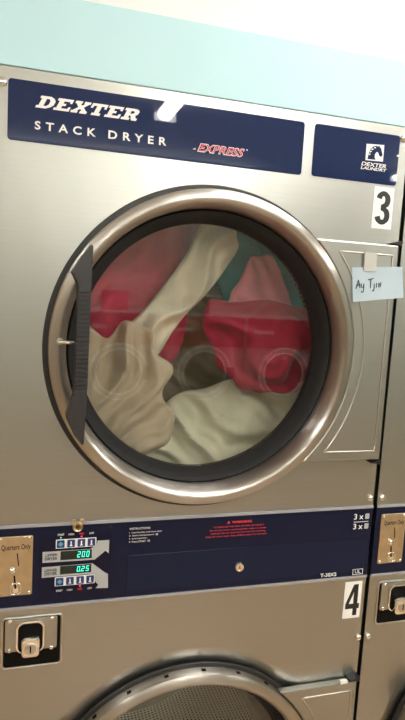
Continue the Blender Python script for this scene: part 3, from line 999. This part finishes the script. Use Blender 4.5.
def garment(name, label, cat, pts, y, thick, col, fold=(1, 0.3), freq=70, amp=0.012, seed=0, tilt=(0, 0)):
    """a folded, flattened cloth mass with the outline pts (dx,dz from the door axis)"""
    n = len(pts)
    P = [Vector((CX + x, ZU + z)) for x, z in pts]
    c = sum(P, Vector((0, 0))) / n
    NU, NV = 96, 22

    def outline(t):                                  # closed Catmull-Rom
        s = t * n
        i = int(s) % n
        f = s - int(s)
        p0, p1, p2, p3 = P[i - 1], P[i], P[(i + 1) % n], P[(i + 2) % n]
        return 0.5 * ((2 * p1) + (p2 - p0) * f + (2 * p0 - 5 * p1 + 4 * p2 - p3) * f * f + (3 * p1 - p0 - 3 * p2 + p3) * f ** 3)
    fd = Vector(fold).normalized()
    bm = bmesh.new()

    def surf(q, v, side):
        w = noise.noise(Vector((q.x * 7 + seed * 3.1, q.y * 7, seed * 1.7)))
        w2 = noise.noise(Vector((q.x * 16 + seed, q.y * 16 - seed, 4.0)))
        s = q.dot(fd) * freq + 5.0 * w
        h = amp * (1.3 - 2.2 * abs(math.sin(s * 0.5)) + 0.5 * math.sin(2.3 * s + 3 * w2)) + 0.010 * w
        e = math.sqrt(max(0.0, 1 - v ** 6))
        yy = y + tilt[0] * (q.x - c.x) + tilt[1] * (q.y - c.y)
        if side < 0:
            return yy - e * (thick + h)
        return yy + e * thick * 0.6
    grid = {}
    for side in (-1, 1):
        ctr = bm.verts.new((c.x, surf(c, 0, side), c.y))
        prev = None
        for k in range(1, NV + 1):
            v = (k / NV) ** 0.85
            if k == NV and side == 1:
                ring = grid['edge']
            else:
                ring = []
                for i in range(NU):
                    q = c + (outline(i / NU) - c) * v
                    jit = 1 + v * (0.09 * noise.noise(Vector((math.cos(i / NU * 2 * PI) * 3.2, math.sin(i / NU * 2 * PI) * 3.2, seed * 2.3))) - 0.01)
                    q = c + (q - c) * jit
                    ax = q - Vector((CX, ZU))
                    if ax.length > 0.324:                # stay inside the drum
                        q = Vector((CX, ZU)) + ax * (0.324 / ax.length)
                    ring.append(bm.verts.new((q.x, surf(q, v, side), q.y)))
            if k == NV:
                grid['edge'] = ring
            for i in range(NU):
                j = (i + 1) % NU
                if prev is None:
                    bm.faces.new((ctr, ring[i], ring[j]))
                else:
                    bm.faces.new((prev[i], ring[i], ring[j], prev[j]))
            prev = ring
    o = link(name, bm, cloth_mat(name + '_cloth_%d' % seed, col), smooth=True)
    md = o.modifiers.new('smooth', 'SUBSURF')
    md.levels = 1
    md.render_levels = 1
    return tag(o, label, cat, 'laundry in the upper drum')


# (outlines in metres from the door axis)
garment('cloth', 'long cream strip of cloth slanting down across the upper drum', 'laundry',
        [(0.060, 0.285), (0.108, 0.245), (0.088, 0.175), (0.030, 0.100), (-0.030, 0.030), (-0.075, -0.045), (-0.130, -0.100), (-0.190, -0.110), (-0.215, -0.060), (-0.175, 0.0), (-0.115, 0.055), (-0.060, 0.125), (-0.010, 0.200), (0.020, 0.270)],
        0.165, 0.014, (0.70, 0.61, 0.48), (0.80, -0.60), 62, 0.010, 8)
garment('garment', 'tan garment low in the upper drum, beside the black handle', 'clothing',
        [(-0.235, 0.030), (-0.190, 0.012), (-0.150, 0.045), (-0.095, 0.030), (-0.085, -0.015), (-0.040, -0.050), (-0.060, -0.115), (-0.030, -0.160), (-0.055, -0.225), (-0.128, -0.250), (-0.201, -0.219), (-0.244, -0.093)],
        0.116, 0.018, (0.46, 0.365, 0.265), (0.85, -0.5), 66, 0.013, 7)
garment('garment', 'dusty red garment high in the upper drum, behind the cream strip', 'clothing',
        [(-0.235, -0.059), (-0.249, 0.078), (-0.202, 0.215), (-0.103, 0.295), (0.02, 0.310), (0.060, 0.275), (0.062, 0.187), (0.029, 0.056), (-0.009, -0.059), (-0.133, -0.085)],
        0.265, 0.022, (0.74, 0.09, 0.15), (0.8, -0.6), 50, 0.012, 2)
garment('garment', 'deep red garment against the glass above the large cream cloth', 'clothing',
        [(0.024, 0.085), (0.1, 0.100), (0.219, 0.096), (0.302, 0.075), (0.318, -0.004), (0.283, -0.094), (0.189, -0.113), (0.106, -0.091), (0.045, -0.016)],
        0.125, 0.018, (0.27, 0.012, 0.034), (0.30, 1), 52, 0.014, 5)
garment('garment', 'faded pink garment between the teal cloth and the deep red one', 'clothing',
        [(0.085, 0.060), (0.112, 0.125), (0.160, 0.205), (0.215, 0.190), (0.255, 0.110), (0.300, 0.034), (0.239, 0.009), (0.127, 0.005)],
        0.200, 0.018, (0.78, 0.24, 0.30), (0.5, 0.9), 70, 0.010, 4)
garment('cloth', 'dark teal cloth high in the upper drum, behind the pink garment', 'laundry',
        [(0.074, 0.285), (0.149, 0.289), (0.235, 0.224), (0.299, 0.126), (0.330, 0.030), (0.300, 0.005), (0.152, 0.025), (0.081, 0.167)],
        0.255, 0.018, (0.035, 0.30, 0.33), (1, 0.5), 60, 0.010, 1, (-0.12, 0))
garment('garment', 'dark olive brown garment bunched in the middle of the upper drum', 'clothing',
        [(-0.062, 0.003), (0.04, 0.114), (0.165, 0.12), (0.245, 0.015), (0.28, -0.139), (0.19, -0.22), (0.061, -0.22), (-0.04, -0.15)],
        0.335, 0.022, (0.32, 0.26, 0.17), (0.7, 0.7), 75, 0.014, 3)
garment('cloth', 'large cream cloth filling the bottom of the upper drum', 'laundry',
        [(-0.13, -0.271), (-0.075, -0.197), (0.006, -0.133), (0.097, -0.105), (0.183, -0.080), (0.280, -0.045), (0.334, -0.03), (0.310, -0.125), (0.250, -0.220), (0.158, -0.292), (0.037, -0.325), (-0.071, -0.312)],
        0.228, 0.020, (0.78, 0.73, 0.56), (0.45, 0.9), 62, 0.014, 6, (-0.14, 0.05))
garment('cloth', 'greyish tan cloth at the back of the upper drum, behind the other laundry', 'laundry',
        [(0.0, 0.325), (0.20, 0.25), (0.32, 0.05), (0.27, -0.18), (0.10, -0.31), (-0.10, -0.31), (-0.27, -0.18), (-0.32, 0.05), (-0.20, 0.25)],
        0.530, 0.025, (0.46, 0.40, 0.31), (0.6, 0.8), 45, 0.014, 9)


# ------------------------------------------------------------------ washers across the aisle (seen in the door glass)
def make_washer():
    t = thing('front_load_washer', '', 'washer', (0, 0, 0), 'washers across the aisle')
    wh = noisy(mat('washer_steel', (0.34, 0.33, 0.31), 0.5, 0.2), 5, 0.05)
    red = noisy(mat('washer_red_panel', (0.26, 0.012, 0.024), 0.3), 20, 0.04)
    bm = bmesh.new(); box(bm, -0.345, 0.345, -0.68, 0.0, 0.0, 1.36); link('body', bm, wh, t, bevel=0.01)
    bm = bmesh.new(); box(bm, -0.335, 0.335, 0.0, 0.02, 1.10, 1.35); pn = link('control_panel', bm, red, t, bevel=0.004)
    bm = bmesh.new(); box(bm, 0.10, 0.22, 0.02, 0.024, 1.17, 1.29); link('display', bm, LCD, pn)
    bm = bmesh.new(); box(bm, -0.28, -0.10, 0.02, 0.024, 1.22, 1.25); link('label_strip', bm, GREYP, pn)
    bm = bmesh.new()
    lathe(bm, [(0.225, 0.0), (0.225, 0.05), (0.205, 0.06), (0.175, 0.04), (0.170, 0.0)], 0, 0.885, 64, closed=True)
    dr = link('door', bm, mat('washer_ring', (0.45, 0.44, 0.42), 0.35, 0.6), t, smooth=True)
    for rr, yy in ((0.222, 0.055), (0.180, 0.050)):
        bm = bmesh.new()
        tube(bm, [(rr * math.cos(k * PI / 32), yy, 0.885 + rr * math.sin(k * PI / 32)) for k in range(64)], 0.007, 8, closed=True)
        link('rim', bm, mat('washer_rim_glint', (0.95, 0.95, 0.95), 0.2, 0.0), dr, smooth=True)  # plain white colour stands in for the bright glint along the rims
    bm = bmesh.new()
    lathe(bm, [(0.175, 0.03), (0.14, 0.055), (0.08, 0.07), (0.0001, 0.075)], 0, 0.885, 48)
    link('door_glass', bm, mat('washer_glass', (0.03, 0.03, 0.03), 0.05), dr, smooth=True)
    bm = bmesh.new(); box(bm, 0.19, 0.25, 0.05, 0.085, 0.83, 0.94); link('handle', bm, RUBBER, dr, bevel=0.006)
    return t


w0 = make_washer()
wl = ['red-panelled washer reflected at the left of the door glass', 'red-panelled washer reflected in the middle of the door glass', 'red-panelled washer reflected at the right of the door glass']
for i, x in enumerate((0.350, 1.055, 1.760)):
    if i == 0:
        w0.location = (x, -3.42, 0); w0['label'] = wl[0]
    else:
        dup(w0, (x, -3.42, 0), wl[i])


def carton(x, w, h, col, label):
    t = thing('carton', label, 'box', (x, -3.62, 1.361), 'boxes on the washers')
    bm = bmesh.new(); box(bm, -w / 2, w / 2, -0.08, 0.08, 0, h)
    link('body', bm, mat(label.split()[0] + '_card', col, 0.6), t, bevel=0.003)
    bm = bmesh.new(); box(bm, -w / 2 - 0.004, w / 2 + 0.004, -0.084, 0.084, h, h + 0.015)
    link('lid', bm, mat(label.split()[0] + '_card', col, 0.6), t, bevel=0.003)


carton(0.33, 0.20, 0.14, (0.55, 0.03, 0.05), 'red box on the first reflected washer')
carton(1.02, 0.20, 0.13, (0.04, 0.035, 0.03), 'black box on the second reflected washer')
